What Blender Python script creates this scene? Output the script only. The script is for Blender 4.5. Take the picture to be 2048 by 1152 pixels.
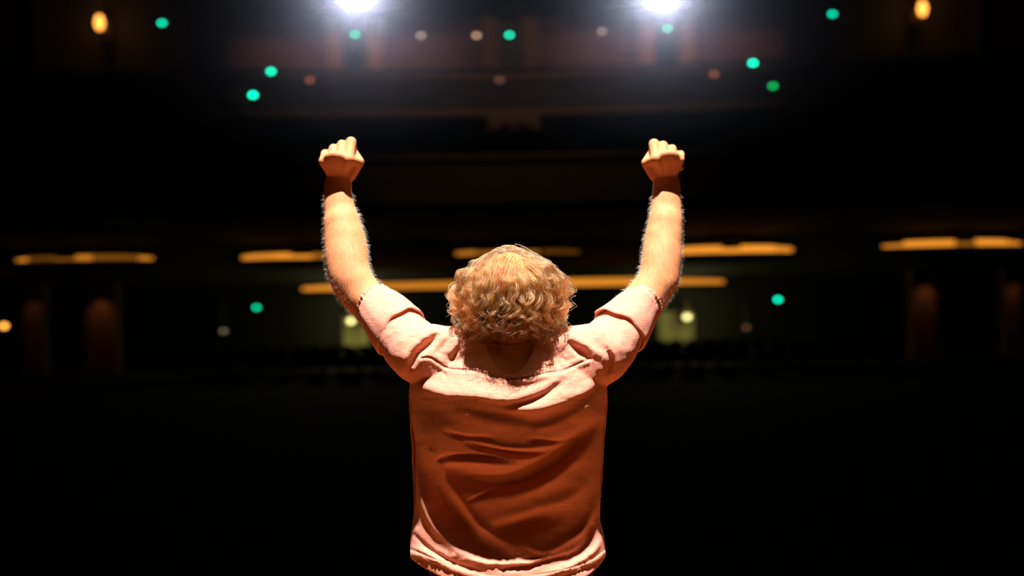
import bpy, bmesh, math, random
import numpy as np
from mathutils import Vector, Matrix
random.seed(7); rng = np.random.default_rng(7)
sc = bpy.context.scene
for o in list(bpy.data.objects): bpy.data.objects.remove(o)
COL = sc.collection

# ------------------------------------------------------------------ camera, world, exposure
F = 2048*35/36.0; D = 2.34; CZ = 1.64; ROLL = 0.0175
CR, SR = math.cos(ROLL), math.sin(ROLL)
cam_d = bpy.data.cameras.new('camera'); cam_d.lens = 35; cam_d.sensor_width = 36
cam_d.clip_start = .05; cam_d.clip_end = 200
cam_d.dof.use_dof = True; cam_d.dof.focus_distance = D-.03; cam_d.dof.aperture_fstop = 1.5
cam_d.dof.aperture_ratio = 0.82
cam = bpy.data.objects.new('camera', cam_d); COL.objects.link(cam)
R = Matrix(((CR, SR, 0), (0, 0, -1), (-SR, CR, 0)))       # columns: right, up, back
cam.matrix_world = Matrix.Translation((0, -D, CZ)) @ R.to_4x4()
sc.camera = cam
def P(px, py, dy=0.0):
    """point that a photograph pixel sees at depth dy beyond the performer's plane"""
    d = D+dy; u = (px-1024)/F*d; v = -(py-576)/F*d
    return Vector((u*CR+v*SR, dy, CZ-u*SR+v*CR))
def PX(co):
    """inverse of P for an (n,3) array"""
    d = co[:, 1]+D; X = co[:, 0]; Z = co[:, 2]-CZ
    u = X*CR-Z*SR; v = X*SR+Z*CR
    return np.stack([1024+u*F/d, 576-v*F/d], 1)
w = bpy.data.worlds.new('world'); sc.world = w; w.use_nodes = True
w.node_tree.nodes['Background'].inputs[0].default_value = (.25, .6, .62, 1)
w.node_tree.nodes['Background'].inputs[1].default_value = .0015
vs = sc.view_settings; vs.view_transform = 'Standard'; vs.look = 'None'; vs.exposure = 0; vs.gamma = 1
vs.use_curve_mapping = False
sc.cycles.use_denoising = True
sc.cycles.max_bounces = 6; sc.cycles.volume_bounces = 0; sc.cycles.transparent_max_bounces = 12
sc.cycles.volume_step_rate = 4

def lamp(name, kind, loc, target, power, color, size=.1, angle=30, blend=.3):
    l = bpy.data.lights.new(name, kind); l.energy = power; l.color = color
    if kind == 'SPOT': l.spot_size = math.radians(angle); l.spot_blend = blend
    if kind == 'AREA': l.size = size
    else: l.shadow_soft_size = size
    o = bpy.data.objects.new(name, l); COL.objects.link(o); o.location = loc
    if target is not None:
        o.rotation_euler = (Vector(target)-Vector(loc)).to_track_quat('-Z', 'Y').to_euler()
    return o
KEY = (.1, -1.15, 8.2)
lamp('stage_key_light', 'SPOT', KEY, (0, .05, 1.2), 9600, (1, .82, .78), .06, 26, .5)
lamp('added_fill_light', 'SPOT', (2.6, -4.8, .8), (0, 0, 1.25), 45, (1, .33, .06), .16, 34, .6)  # unseen warm spot added to brighten the shaded back
SPOTS = [P(718, -9, 29.2), P(1318, -9, 29.2)]
for s in SPOTS:
    lamp('follow_spot_light', 'SPOT', s+Vector((0, -.75, 0)), (0, 0, 1.3), 8000, (1, .95, .93), .05, 16, 1)

# ------------------------------------------------------------------ materials
def mat(name, base=(.5, .5, .5), rough=.6, metal=0, emit=None, es=0, noise=None, spec=.5, bump=None):
    m = bpy.data.materials.new(name); m.use_nodes = True
    nt = m.node_tree; b = nt.nodes['Principled BSDF']
    b.inputs['Base Color'].default_value = (*base, 1); b.inputs['Roughness'].default_value = rough
    b.inputs['Metallic'].default_value = metal; b.inputs['Specular IOR Level'].default_value = spec
    if emit: b.inputs['Emission Color'].default_value = (*emit, 1); b.inputs['Emission Strength'].default_value = es
    tc = nt.nodes.new('ShaderNodeTexCoord')
    if noise:
        n = nt.nodes.new('ShaderNodeTexNoise'); n.inputs['Scale'].default_value = noise[0]; n.inputs['Detail'].default_value = 6
        nt.links.new(tc.outputs['Object'], n.inputs['Vector'])
        r = nt.nodes.new('ShaderNodeMix'); r.data_type = 'RGBA'
        r.inputs[6].default_value = (*base, 1); r.inputs[7].default_value = (*noise[1], 1)
        nt.links.new(n.outputs['Fac'], r.inputs[0]); nt.links.new(r.outputs[2], b.inputs['Base Color'])
    if bump:
        n = nt.nodes.new('ShaderNodeTexNoise'); n.inputs['Scale'].default_value = bump[0]; n.inputs['Detail'].default_value = 4
        nt.links.new(tc.outputs['Object'], n.inputs['Vector'])
        bp = nt.nodes.new('ShaderNodeBump'); bp.inputs['Strength'].default_value = bump[1]; bp.inputs['Distance'].default_value = bump[2]
        nt.links.new(n.outputs['Fac'], bp.inputs['Height']); nt.links.new(bp.outputs[0], b.inputs['Normal'])
    return m

def skin_mat():
    m = mat('skin', (.64, .29, .125), .7, spec=.3, noise=(38, (.50, .19, .07)), bump=(420, .25, .0006))
    b = m.node_tree.nodes['Principled BSDF']
    b.inputs['Subsurface Weight'].default_value = .25
    b.inputs['Subsurface Radius'].default_value = (1, .35, .15); b.inputs['Subsurface Scale'].default_value = .006
    return m

def fabric_mat():
    """woven chambray: two crossed thread waves in object space plus slubs"""
    m = bpy.data.materials.new('pink_chambray'); m.use_nodes = True; nt = m.node_tree; b = nt.nodes['Principled BSDF']
    b.inputs['Roughness'].default_value = .85; b.inputs['Specular IOR Level'].default_value = .2
    b.inputs['Sheen Weight'].default_value = .12
    tc = nt.nodes.new('ShaderNodeTexCoord'); outs = []
    for sx, sz in ((900, 45), (45, 900)):
        mp = nt.nodes.new('ShaderNodeMapping'); mp.inputs['Scale'].default_value = (sx, sx*.5, sz)
        nt.links.new(tc.outputs['Object'], mp.inputs[0])
        n = nt.nodes.new('ShaderNodeTexNoise'); n.inputs['Scale'].default_value = 1; n.inputs['Detail'].default_value = 2
        nt.links.new(mp.outputs[0], n.inputs['Vector']); outs.append(n)
    mx = nt.nodes.new('ShaderNodeMath'); mx.operation = 'ADD'
    nt.links.new(outs[0].outputs['Fac'], mx.inputs[0]); nt.links.new(outs[1].outputs['Fac'], mx.inputs[1])
    rp = nt.nodes.new('ShaderNodeMapRange'); rp.inputs['From Min'].default_value = .7; rp.inputs['From Max'].default_value = 1.3
    nt.links.new(mx.outputs[0], rp.inputs[0])
    c = nt.nodes.new('ShaderNodeMix'); c.data_type = 'RGBA'
    c.inputs[6].default_value = (.58, .22, .135, 1); c.inputs[7].default_value = (.82, .39, .265, 1)
    nt.links.new(rp.outputs[0], c.inputs[0]); nt.links.new(c.outputs[2], b.inputs['Base Color'])
    bp = nt.nodes.new('ShaderNodeBump'); bp.inputs['Strength'].default_value = .35; bp.inputs['Distance'].default_value = .0012
    nt.links.new(rp.outputs[0], bp.inputs['Height']); nt.links.new(bp.outputs[0], b.inputs['Normal'])
    return m

def hair_mat(name, col, rough=.35):
    m = bpy.data.materials.new(name); m.use_nodes = True; nt = m.node_tree; nt.nodes.clear()
    out = nt.nodes.new('ShaderNodeOutputMaterial'); h = nt.nodes.new('ShaderNodeBsdfHairPrincipled')
    h.parametrization = 'COLOR'; h.inputs['Color'].default_value = (*col, 1)
    h.inputs['Roughness'].default_value = rough; h.inputs['Radial Roughness'].default_value = .5; h.inputs['IOR'].default_value = 1.42
    info = nt.nodes.new('ShaderNodeHairInfo'); mx = nt.nodes.new('ShaderNodeMix'); mx.data_type = 'RGBA'
    mx.inputs[6].default_value = (col[0]*.2, col[1]*.17, col[2]*.15, 1); mx.inputs[7].default_value = (min(1, col[0]*1.6), min(1, col[1]*1.65), min(1, col[2]*1.7), 1)
    tc = nt.nodes.new('ShaderNodeNewGeometry'); nz = nt.nodes.new('ShaderNodeTexNoise'); nz.inputs['Scale'].default_value = 55; nz.inputs['Detail'].default_value = 2
    nt.links.new(tc.outputs['Position'], nz.inputs['Vector']); mr = nt.nodes.new('ShaderNodeMapRange'); mr.inputs[1].default_value = .42; mr.inputs[2].default_value = .60
    nt.links.new(nz.outputs['Fac'], mr.inputs[0]); av = nt.nodes.new('ShaderNodeMath'); av.operation = 'MULTIPLY_ADD'; av.inputs[1].default_value = .55
    m5 = nt.nodes.new('ShaderNodeMath'); m5.operation = 'MULTIPLY'; m5.inputs[1].default_value = .45; nt.links.new(info.outputs['Random'], m5.inputs[0])
    nt.links.new(mr.outputs[0], av.inputs[0]); nt.links.new(m5.outputs[0], av.inputs[2]); nt.links.new(av.outputs[0], mx.inputs[0]); nt.links.new(mx.outputs[2], h.inputs['Color'])
    nt.links.new(h.outputs[0], out.inputs[0])
    return m

M = dict(
    skin=skin_mat(), shirt=fabric_mat(),
    hair=hair_mat('curly_hair', (.25, .10, .026)), armhair=hair_mat('fine_arm_hair', (.62, .36, .17)),
    scalp=mat('dark_hair_base', (.10, .045, .02), .8),
    denim=mat('dark_denim', (.018, .022, .022), .8, noise=(300, (.035, .04, .038)), bump=(900, .4, .001)),
    shoe=mat('black_leather', (.02, .018, .016), .4), sole=mat('shoe_rubber', (.03, .03, .03), .8),
    eye=mat('eye_white', (.75, .72, .7), .2), iris=mat('iris', (.08, .12, .14), .2),
    thread=mat('seam_thread', (.11, .035, .02), .9),
    stage=mat('stage_wood', (.44, .135, .014), .55, noise=(4, (.32, .095, .010))),
    carpet=mat('dark_carpet', (.012, .012, .012), .95, noise=(12, (.02, .014, .014))),
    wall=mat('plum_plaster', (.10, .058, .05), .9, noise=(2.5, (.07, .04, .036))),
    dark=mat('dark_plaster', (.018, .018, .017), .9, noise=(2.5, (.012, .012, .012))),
    fascia=mat('balcony_fascia', (.030, .022, .017), .85, noise=(3, (.02, .015, .012))),
    gilt=mat('dull_gilding', (.13, .075, .038), .7, noise=(9, (.07, .04, .02))),
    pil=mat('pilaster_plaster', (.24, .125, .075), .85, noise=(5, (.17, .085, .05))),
    black=mat('black_metal', (.01, .01, .01), .5, .3), door=mat('dark_door', (.012, .010, .009), .6),
    seat=mat('dark_velvet', (.010, .006, .006), .95),
    cream=mat('cream_door', (.40, .38, .18), .8, noise=(3, (.30, .28, .12))),
)
def glow(name, c, s): return mat(name, (.02, .02, .02), .5, emit=c, es=s)

# ------------------------------------------------------------------ helpers
def mesh_obj(name, verts, faces, m, parent=None, smooth=True):
    me = bpy.data.meshes.new(name); me.from_pydata([tuple(v) for v in verts], [], faces); me.update()
    if smooth: me.polygons.foreach_set('use_smooth', [True]*len(me.polygons))
    o = bpy.data.objects.new(name, me); COL.objects.link(o)
    if m is not None: me.materials.append(m)
    if parent: o.parent = parent
    return o
def tag(o, label=None, cat=None, group=None, kind=None):
    if label: o['label'] = label
    if cat: o['category'] = cat
    if group: o['group'] = group
    if kind: o['kind'] = kind
    return o
def empty(name, loc=(0, 0, 0)):
    o = bpy.data.objects.new(name, None); COL.objects.link(o); o.location = loc; o.empty_display_size = .1
    return o
class MB:
    def __init__(s): s.v = []; s.f = []
    def add(s, v, f):
        n = len(s.v); s.v += [tuple(x) for x in v]; s.f += [tuple(i+n for i in q) for q in f]; return s
    def box(s, x0, x1, y0, y1, z0, z1):
        v = [(x, y, z) for z in (z0, z1) for y in (y0, y1) for x in (x0, x1)]
        return s.add(v, [(0, 2, 3, 1), (4, 5, 7, 6), (0, 1, 5, 4), (2, 6, 7, 3), (0, 4, 6, 2), (1, 3, 7, 5)])
    def rings(s, rings, cap=True):
        n = len(rings[0]); v = [p for r in rings for p in r]; f = []
        for k in range(len(rings)-1):
            for i in range(n):
                j = (i+1) % n
                f.append((k*n+i, k*n+j, (k+1)*n+j, (k+1)*n+i))
        if cap:
            f.append(tuple(reversed(range(n)))); f.append(tuple(range((len(rings)-1)*n, len(rings)*n)))
        return s.add(v, f)
    def tube(s, pts, rad, ref=(0, 1, 0), n=28, sub=4, caps=True):
        """tapered limb through pts; rad = r or (r_side, r_depth) each"""
        pts = [Vector(p) for p in pts]; rad = [(r, r) if not isinstance(r, tuple) else r for r in rad]
        P2, R2 = [], []
        for k in range(len(pts)-1):
            p0 = pts[max(k-1, 0)]; p1 = pts[k]; p2 = pts[k+1]; p3 = pts[min(k+2, len(pts)-1)]
            for q in range(sub):
                t = q/sub
                P2.append(.5*((2*p1)+(p2-p0)*t+(2*p0-5*p1+4*p2-p3)*t*t+(3*p1-p0-3*p2+p3)*t**3))
                u = t*t*(3-2*t); R2.append((rad[k][0]*(1-u)+rad[k+1][0]*u, rad[k][1]*(1-u)+rad[k+1][1]*u))
        P2.append(pts[-1]); R2.append(rad[-1])
        T = [(P2[min(i+1, len(P2)-1)]-P2[max(i-1, 0)]).normalized() for i in range(len(P2))]
        if caps:
            a, b = [], []
            for e in (1.0, .92, .75, .5, .2):
                c = math.sqrt(max(0, 1-e*e)) if e < 1 else .04
                a.append((P2[0]-T[0]*R2[0][0]*e, (R2[0][0]*c, R2[0][1]*c), T[0]))
                b.append((P2[-1]+T[-1]*R2[-1][0]*e, (R2[-1][0]*c, R2[-1][1]*c), T[-1]))
            L = a+list(zip(P2, R2, T))+b[::-1]
        else: L = list(zip(P2, R2, T))
        rf = Vector(ref); rings = []
        for c, r, t in L:
            u = t.cross(rf)
            u = u.normalized() if u.length > 1e-4 else Vector((1, 0, 0))
            v = u.cross(t).normalized()
            rings.append([c+u*(r[0]*math.cos(a))+v*(r[1]*math.sin(a)) for a in (2*math.pi*i/n for i in range(n))])
        return s.rings(rings)
    def ball(s, c, r, rot=None, n=24, m=16):
        c = Vector(c); r = (r, r, r) if not isinstance(r, tuple) else r; rings = []
        for k in range(m+1):
            t = math.pi*min(max(k/m, .01), .99)
            ring = [Vector((r[0]*math.sin(t)*math.cos(a), r[1]*math.sin(t)*math.sin(a), -r[2]*math.cos(t))) for a in (2*math.pi*i/n for i in range(n))]
            rings.append([c+(rot @ q if rot else q) for q in ring])
        return s.rings(rings)
    def obj(s, name, m, parent=None, smooth=False): return mesh_obj(name, s.v, s.f, m, parent, smooth)

def fused(mb, voxel, smooth=4, fac=.5):
    """one continuous surface from overlapping closed shapes"""
    me = bpy.data.meshes.new('tmp'); me.from_pydata(mb.v, [], mb.f); me.update()
    o = bpy.data.objects.new('tmp', me); COL.objects.link(o)
    r = o.modifiers.new('r', 'REMESH'); r.mode = 'VOXEL'; r.voxel_size = voxel; r.adaptivity = 0
    if smooth:
        s = o.modifiers.new('s', 'SMOOTH'); s.iterations = smooth; s.factor = fac
    dg = bpy.context.evaluated_depsgraph_get(); dg.update()
    out = bpy.data.meshes.new_from_object(o.evaluated_get(dg))
    bpy.data.objects.remove(o); bpy.data.meshes.remove(me)
    return out
def getco(me):
    a = np.empty(len(me.vertices)*3, np.float32); me.vertices.foreach_get('co', a); return a.reshape(-1, 3).astype(np.float64)
def getno(me):
    a = np.empty(len(me.vertices)*3, np.float32); me.vertex_normals.foreach_get('vector', a); return a.reshape(-1, 3).astype(np.float64)
def setco(me, co): me.vertices.foreach_set('co', co.astype(np.float32).ravel()); me.update()
def quads(me):
    n = len(me.polygons); a = np.empty(len(me.loops), np.int32); me.loops.foreach_get('vertex_index', a)
    t = np.empty(n, np.int32); me.polygons.foreach_get('loop_total', t); s = np.empty(n, np.int32); me.polygons.foreach_get('loop_start', s)
    return a, s, t
_lat = rng.random((32, 32, 32))
def vnoise(p):
    """value noise in [-1,1], p (n,3)"""
    i = np.floor(p).astype(int); f = p-i; f = f*f*(3-2*f); out = 0
    for dx in (0, 1):
        for dy in (0, 1):
            for dz in (0, 1):
                ww = (f[:, 0] if dx else 1-f[:, 0])*(f[:, 1] if dy else 1-f[:, 1])*(f[:, 2] if dz else 1-f[:, 2])
                out = out+ww*_lat[(i[:, 0]+dx) % 32, (i[:, 1]+dy) % 32, (i[:, 2]+dz) % 32]
    return out*2-1
def sstep(a, b, x):
    t = np.clip((x-a)/(b-a), 0, 1); return t*t*(3-2*t)
def smoothpath(pts, k=8):
    pts = np.array(pts, float); out = []
    for i in range(len(pts)-1):
        p0 = pts[max(i-1, 0)]; p1 = pts[i]; p2 = pts[i+1]; p3 = pts[min(i+2, len(pts)-1)]
        for q in range(k):
            t = q/k; out.append(.5*(2*p1+(p2-p0)*t+(2*p0-5*p1+4*p2-p3)*t*t+(3*p1-p0-3*p2+p3)*t**3))
    out.append(pts[-1]); return np.array(out)
def curve_dist(q, pts):
    """unsigned distance, signed side, parameter 0..1 along the polyline"""
    pts = smoothpath(pts, 5); best = np.full(len(q), 1e9); side = np.zeros(len(q)); par = np.zeros(len(q))
    L = np.r_[0, np.cumsum(np.linalg.norm(np.diff(pts, axis=0), axis=1))]
    for i in range(len(pts)-1):
        a, b = pts[i], pts[i+1]; ab = b-a; l2 = ab@ab
        t = np.clip(((q-a)@ab)/l2, 0, 1); e = q-(a+t[:, None]*ab); d = np.hypot(e[:, 0], e[:, 1])
        m = d < best; best[m] = d[m]; side[m] = np.sign(ab[0]*e[m, 1]-ab[1]*e[m, 0]); par[m] = (L[i]+t[m]*(L[i+1]-L[i]))/L[-1]
    return best, side, par

# ------------------------------------------------------------------ the performer
def build_person():
    root = empty('person', (0, 0, 0))
    tag(root, 'curly-haired person seen from behind in a pink shirt, both fists raised, head thrown back', 'person')
    # arm landmarks in photograph pixels: (x, y, half width px, depth)
    arms = {
        -1: [(845, 708, 50, -.01), (800, 662, 44, .055), (762, 622, 39, .10), (728, 594, 41, .135), (704, 560, 42, .155), (694, 520, 43, .18), (690, 485, 42, .205), (684, 450, 37, .225), (679, 415, 30, .245), (676, 385, 27.5, .262), (676, 366, 27, .27)],
        1: [(1196, 706, 50, -.01), (1240, 660, 44, .055), (1264, 622, 39, .10), (1294, 592, 41, .135), (1316, 560, 40, .155), (1322, 520, 39.5, .18), (1326, 485, 38, .205), (1330, 450, 34, .225), (1332, 415, 30, .245), (1333, 385, 28, .262), (1333, 366, 27, .27)]}
    b = MB()
    for s, a in arms.items():
        pts = [P(x, y, d) for x, y, h, d in a]
        rad = [(h*(D+d)/F, h*(D+d)/F*(.95 if i < 8 else .80)) for i, (x, y, h, d) in enumerate(a)]
        b.tube(pts, rad, ref=(0, 1, .3), n=32, sub=5)
    # elbow points (olecranon)
    b.ball(P(683, 572, .150), (.020, .022, .024)); b.ball(P(1337, 570, .150), (.020, .022, .024))
    b.ball(P(1350, 379, .258), (.010, .012, .013))                # wrist bone of the right arm
    b.ball(P(655, 380, .262), (.008, .010, .011))
    # hands: back of hand towards the camera, fingers folded away
    def hand(W, mcp, pip, thumb, depth):
        wr = P(W[0], W[1], .272)
        rad = [.0142, .0128, .0124, .0112]
        for k in range(4):
            m_ = P(*mcp[k], depth+.002*k); p_ = P(*pip[k], depth+.032); 
            q_ = p_+Vector((0, .018, -.022)); t_ = q_+Vector((0, -.014, -.012)); r = rad[k]
            b.tube([wr+Vector(((m_.x-wr.x)*.35, 0, .008)), wr.lerp(m_, .6)+Vector((0, -.001, 0)), m_], [.015, .0135, r*1.06], n=18, sub=4)   # metacarpal
            b.tube([m_, m_.lerp(p_, .5), p_], [r*1.04, r*.94, r*1.0], n=18, sub=3)
            b.tube([p_, p_.lerp(q_, .5), q_], [r*1.0, r*.9, r*.92], n=18, sub=3)
            b.tube([q_, t_], [r*.9, r*.8], n=18, sub=3)
        a_, z_ = P(*mcp[0], depth), P(*mcp[3], depth)
        c = (a_+z_)/2
        b.tube([wr+Vector((0, .006, 0)), wr.lerp(c, .5)+Vector((0, .010, 0)), c+Vector((0, .014, -.006))], [(.026, .018), (.034, .020), (.040, .018)], n=28)
        T = [P(*thumb[0], depth+.045), P(*thumb[1], depth+.030), P(*thumb[2], depth+.060), P(*thumb[3], depth+.078)]
        b.tube(T[:2], [.015, .0125], n=18); b.tube(T[1:3], [.0125, .0105], n=18); b.tube(T[2:], [.0105, .0085], n=18)
        b.tube([wr.lerp(T[1], .35)+Vector((0, .006, 0)), T[1]], [.016, .0115], n=18)
        b.tube([T[1]+Vector((0, .004, 0)), a_.lerp(T[1], .3)], [.0115, .013], n=16)
        return T
    hand((676, 360), [(697, 319), (680, 316), (663, 317), (646, 323)], [(702, 284), (684, 289), (667, 297), (650, 307)],
         [(700, 352), (719, 324), (709, 306), (684, 316)], .226)
    hand((1333, 360), [(1312, 318), (1328, 314), (1344, 315), (1360, 320)], [(1308, 288), (1326, 291), (1344, 298), (1361, 309)],
         [(1310, 352), (1292, 326), (1301, 309), (1326, 319)], .226)
    # torso (inside the shirt), neck, legs
    rows = [(668, 930, 1112, -.030, .050), (700, 880, 1164, -.072, .070), (735, 852, 1190, -.108, .095), (770, 838, 1196, -.118, .105), (800, 838, 1196, -.118, .11),
            (850, 842, 1192, -.105, .105), (900, 848, 1186, -.088, .10), (950, 852, 1180, -.066, .098), (1000, 854, 1178, -.048, .098), (1050, 854, 1178, -.040, .10),
            (1100, 868, 1166, -.045, .095), (1150, 874, 1172, -.058, .095), (1200, 868, 1176, -.080, .09), (1245, 876, 1166, -.065, .07)]
    rings = []
    for py, xl, xr, yb, yf in rows:
        A, B_ = P(xl, py), P(xr, py); c = (A+B_)/2; hw = (B_-A).length/2; ring = []
        for i in range(48):
            t = 2*math.pi*i/48; ct, st = math.cos(t), math.sin(t)
            x = hw*abs(ct)**.85*math.copysign(1, ct); y = st*(yf if st > 0 else -yb)
            ring.append(Vector((c.x+x, y, c.z)))
        rings.append(ring)
    b.rings(rings)
    nb = P(1021, 752, -.045); hc = P(1020, 588, -.015)
    b.tube([nb+Vector((0, .01, -.03)), P(1021, 722, -.040), P(1021, 690, -.030), P(1020, 640, -.02)], [(.054, .052), (.043, .050), (.043, .050), (.054, .06)], n=36)
    for s in (-1, 1):
        b.tube([P(1021+s*20, 690, -.02), P(1021+s*70, 722, -.03), P(1021+s*135, 738, -.02)], [.042, .045, .045], n=20)
    # head in its own frame: +y face, +z crown, thrown back
    tilt = Matrix.Rotation(math.radians(34), 3, 'X')
    def H(x, y, z): return hc+tilt @ Vector((x, y, z))
    b.ball(H(0, -.012, .022), (.076, .097, .090), tilt)
    b.ball(H(0, .036, -.028), (.062, .062, .080), tilt)
    b.tube([H(0, .045, -.085), H(0, .078, -.098)], [.034, .018], n=18)                     # jaw and chin
    b.tube([H(0, .088, .018), H(0, .102, -.005), H(0, .116, -.028)], [.008, .009, .013], n=16)  # nose
    b.ball(H(.012, .104, -.033), .008); b.ball(H(-.012, .104, -.033), .008)
    b.tube([H(-.022, .093, -.056), H(0, .103, -.055), H(.022, .093, -.056)], [.004, .0065, .004], n=12)
    b.tube([H(-.020, .091, -.066), H(0, .101, -.067), H(.020, .091, -.066)], [.004, .0075, .004], n=12)
    b.tube([H(-.048, .072, .026), H(-.02, .092, .030), H(.02, .092, .030), H(.048, .072, .026)], [.008, .010, .010, .008], n=12)
    for s in (-1, 1):
        b.ball(H(s*.045, .068, -.022), (.022, .020, .022))
        b.tube([H(s*.078, -.002, .018), H(s*.086, -.010, .004), H(s*.078, -.002, -.022)], [.010, .013, .009], n=14)
    legs = {}
    for s in (-1, 1):
        hip = Vector((s*.095, .01, .90)); kn = Vector((s*.125, .035, .49)); an = Vector((s*.14, .0, .10))
        legs[s] = (hip, kn, an)
        b.tube([hip, hip.lerp(kn, .5), kn, kn.lerp(an, .35), an], [.088, .075, .055, .056, .036], n=28)
        b.tube([an+Vector((0, -.01, -.03)), an+Vector((0, .07, -.05)), an+Vector((0, .16, -.07))], [.032, .030, .020], n=18)
    me = fused(b, .0028, 2, .5)
    # neck creases pressed into the skin by the tilted head
    co = getco(me); no = getno(me); q = PX(co)
    for yy, dd in ((684, .0035), (693, .0030), (703, .0015)):
        d, _, t = curve_dist(q, [(972, yy-3), (1000, yy+2), (1030, yy+3), (1062, yy-2)])
        wt = np.exp(-(d/2.3)**2)*sstep(0, .3, -no[:, 1])*(abs(co[:, 0]) < .12)
        co -= no*(wt*dd)[:, None]
    # tendons on the backs of the hands and forearm muscle relief
    fm = (q[:, 1] > 378) & (q[:, 1] < 600)
    co += no*(fm*vnoise(co*28)*.0016)[:, None]
    setco(me, co)
    me.name = 'body'; me.materials.clear(); me.materials.append(M['skin'])
    me.polygons.foreach_set('use_smooth', [True]*len(me.polygons))
    body = bpy.data.objects.new('body', me); COL.objects.link(body); body.parent = root
    for s in (-1, 1):
        e = MB().ball(H(s*.031, .077, .006), .0125).obj('eye', M['eye'], root, True)
        MB().ball(H(s*.031, .0875, .006), (.006, .003, .006), tilt).obj('iris', M['iris'], e, True)

    # ---------------- shirt
    s_ = MB(); rows = [(655, 925, 1118, -.020, .045), (672, 892, 1152, -.045, .075), (700, 858, 1182, -.083, .095), (735, 830, 1206, -.122, .118), (765, 818, 1213, -.142, .125), (795, 818, 1214, -.150, .13),
            (815, 819, 1213, -.147, .13), (850, 821, 1210, -.134, .13), (900, 825, 1206, -.117, .125), (950, 828, 1204, -.098, .12), (1000, 829, 1202, -.082, .118), (1035, 827, 1199, -.078, .118),
            (1060, 823, 1203, -.085, .12), (1085, 820, 1210, -.094, .125), (1110, 820, 1212, -.104, .127), (1135, 822, 1210, -.110, .127), (1175, 826, 1208, -.130, .125)]
    rings = []
    yy = np.linspace(655, 1175, 60); cols = [np.interp(yy, [r[0] for r in rows], [r[k] for r in rows]) for k in range(5)]
    for k in range(5):
        for _ in range(2): cols[k][1:-1] = (cols[k][:-2]+2*cols[k][1:-1]+cols[k][2:])/4
    for py, xl, xr, yb, yf in zip(yy, *cols[1:]):
        A, B_ = P(xl, py), P(xr, py); c = (A+B_)/2; hw = (B_-A).length/2; ring = []
        for i in range(72):
            t = 2*math.pi*i/72; ct, st = math.cos(t), math.sin(t)
            ring.append(Vector((c.x+hw*abs(ct)**.80*math.copysign(1, ct), (abs(st)**.9)*(yf if st > 0 else yb), c.z)))
        rings.append(ring)
    s_.rings(rings)
    sleeves = {-1: [(884, 735, 60, -.02), (850, 712, 62, -.012), (822, 690, 57, .025), (796, 662, 51, .058), (768, 630, 44, .092), (756, 616, 42, .105)],
               1: [(1158, 735, 60, -.02), (1192, 712, 62, -.012), (1218, 690, 57, .025), (1242, 660, 50, .058), (1266, 630, 43, .092), (1276, 616, 41, .105)]}
    for s, a in sleeves.items():
        s_.tube([P(x, y, d) for x, y, h, d in a], [(h*(D+d)/F, h*(D+d)/F*1.05) for x, y, h, d in a], ref=(0, 1, .3), n=40, sub=5)
        s_.tube([P(1021+s*60, 706, -.035), P(1021+s*115, 700, -.03), P(1021+s*165, 700, -.02)], [.046, .056, .062], n=24)
    me = fused(s_, .0023, 10, .5)
    co = getco(me); no = getno(me); q = PX(co); back = sstep(.0, .35, -no[:, 1])
    h = np.zeros(len(co))                       # relief of the cloth, metres towards the viewer's side of the back
    def fold(pts, width, depth, taper=True, asym=0.0):
        nonlocal h
        d, sd, t = curve_dist(q, pts)
        wd = width*(1+asym*sd)
        g = np.exp(-(d/wd)**2)*depth
        if taper: g = g*np.clip(np.sin(np.pi*np.clip(t, .02, .98)), 0, 1)**.5*np.where(d < 4*width, 1, 0)
        h += g
    # drape of the back, hanging between the shoulder blades
    fold([(820, 752), (850, 775), (884, 787), (941, 790), (1005, 800), (1045, 797), (1090, 780), (1140, 748)], 12, .007, asym=-.3)
    fold([(1204, 752), (1180, 775), (1150, 792), (1080, 816), (1020, 822)], 11, .008, asym=.3)
    fold([(1136, 752), (1095, 785), (1045, 806), (1000, 812)], 8, -.009)
    fold([(915, 812), (967, 822), (1042, 836), (1080, 840), (1136, 824), (1175, 806)], 12, -.009)
    h -= .017*np.exp(-((q[:, 0]-842)/38)**2-((q[:, 1]-820)/30)**2)+.007*np.exp(-((q[:, 0]-886)/26)**2-((q[:, 1]-826)/18)**2)+.006*np.exp(-((q[:, 0]-1200)/20)**2-((q[:, 1]-805)/22)**2)
    ed = sstep(735, 775, q[:, 1])*(1-sstep(960, 1060, q[:, 1]))
    h -= ed*(.017*np.exp(-(np.maximum(q[:, 0]-818, 0)/24)**2)+.012*np.exp(-(np.maximum(1212-q[:, 0], 0)/20)**2))
    fold([(1198, 792), (1155, 824), (1110, 846), (1070, 860)], 9, .003)
    fold([(892, 864), (925, 874), (985, 878)], 5, -.006)
    fold([(935, 886), (970, 897), (1015, 906), (1060, 909), (1110, 902)], 6, -.011)
    fold([(960, 884), (1010, 894), (1060, 896), (1100, 892)], 6, .004)
    fold([(1057, 879), (1099, 884), (1145, 882)], 5, -.006)
    fold([(872, 922), (900, 914), (945, 913), (1000, 917)], 5, -.007)
    fold([(880, 930), (930, 924), (990, 928), (1040, 932)], 7, .004)
    fold([(880, 936), (930, 958), (1005, 966), (1061, 950), (1117, 918), (1174, 868), (1207, 822)], 19, -.026)
    fold([(1000, 990), (1070, 975), (1130, 935), (1180, 880), (1206, 845)], 12, .006)
    fold([(866, 908), (876, 926), (911, 980), (949, 1037), (990, 1072), (1045, 1098)], 12, .0085, asym=.4)
    fold([(836, 890), (862, 960), (905, 1030), (952, 1082), (1020, 1112)], 18, -.021)
    fold([(826, 930), (842, 1000), (870, 1055), (915, 1100), (970, 1130)], 9, .006)
    fold([(937, 1002), (975, 990), (1008, 981)], 4.5, -.006)
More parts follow.
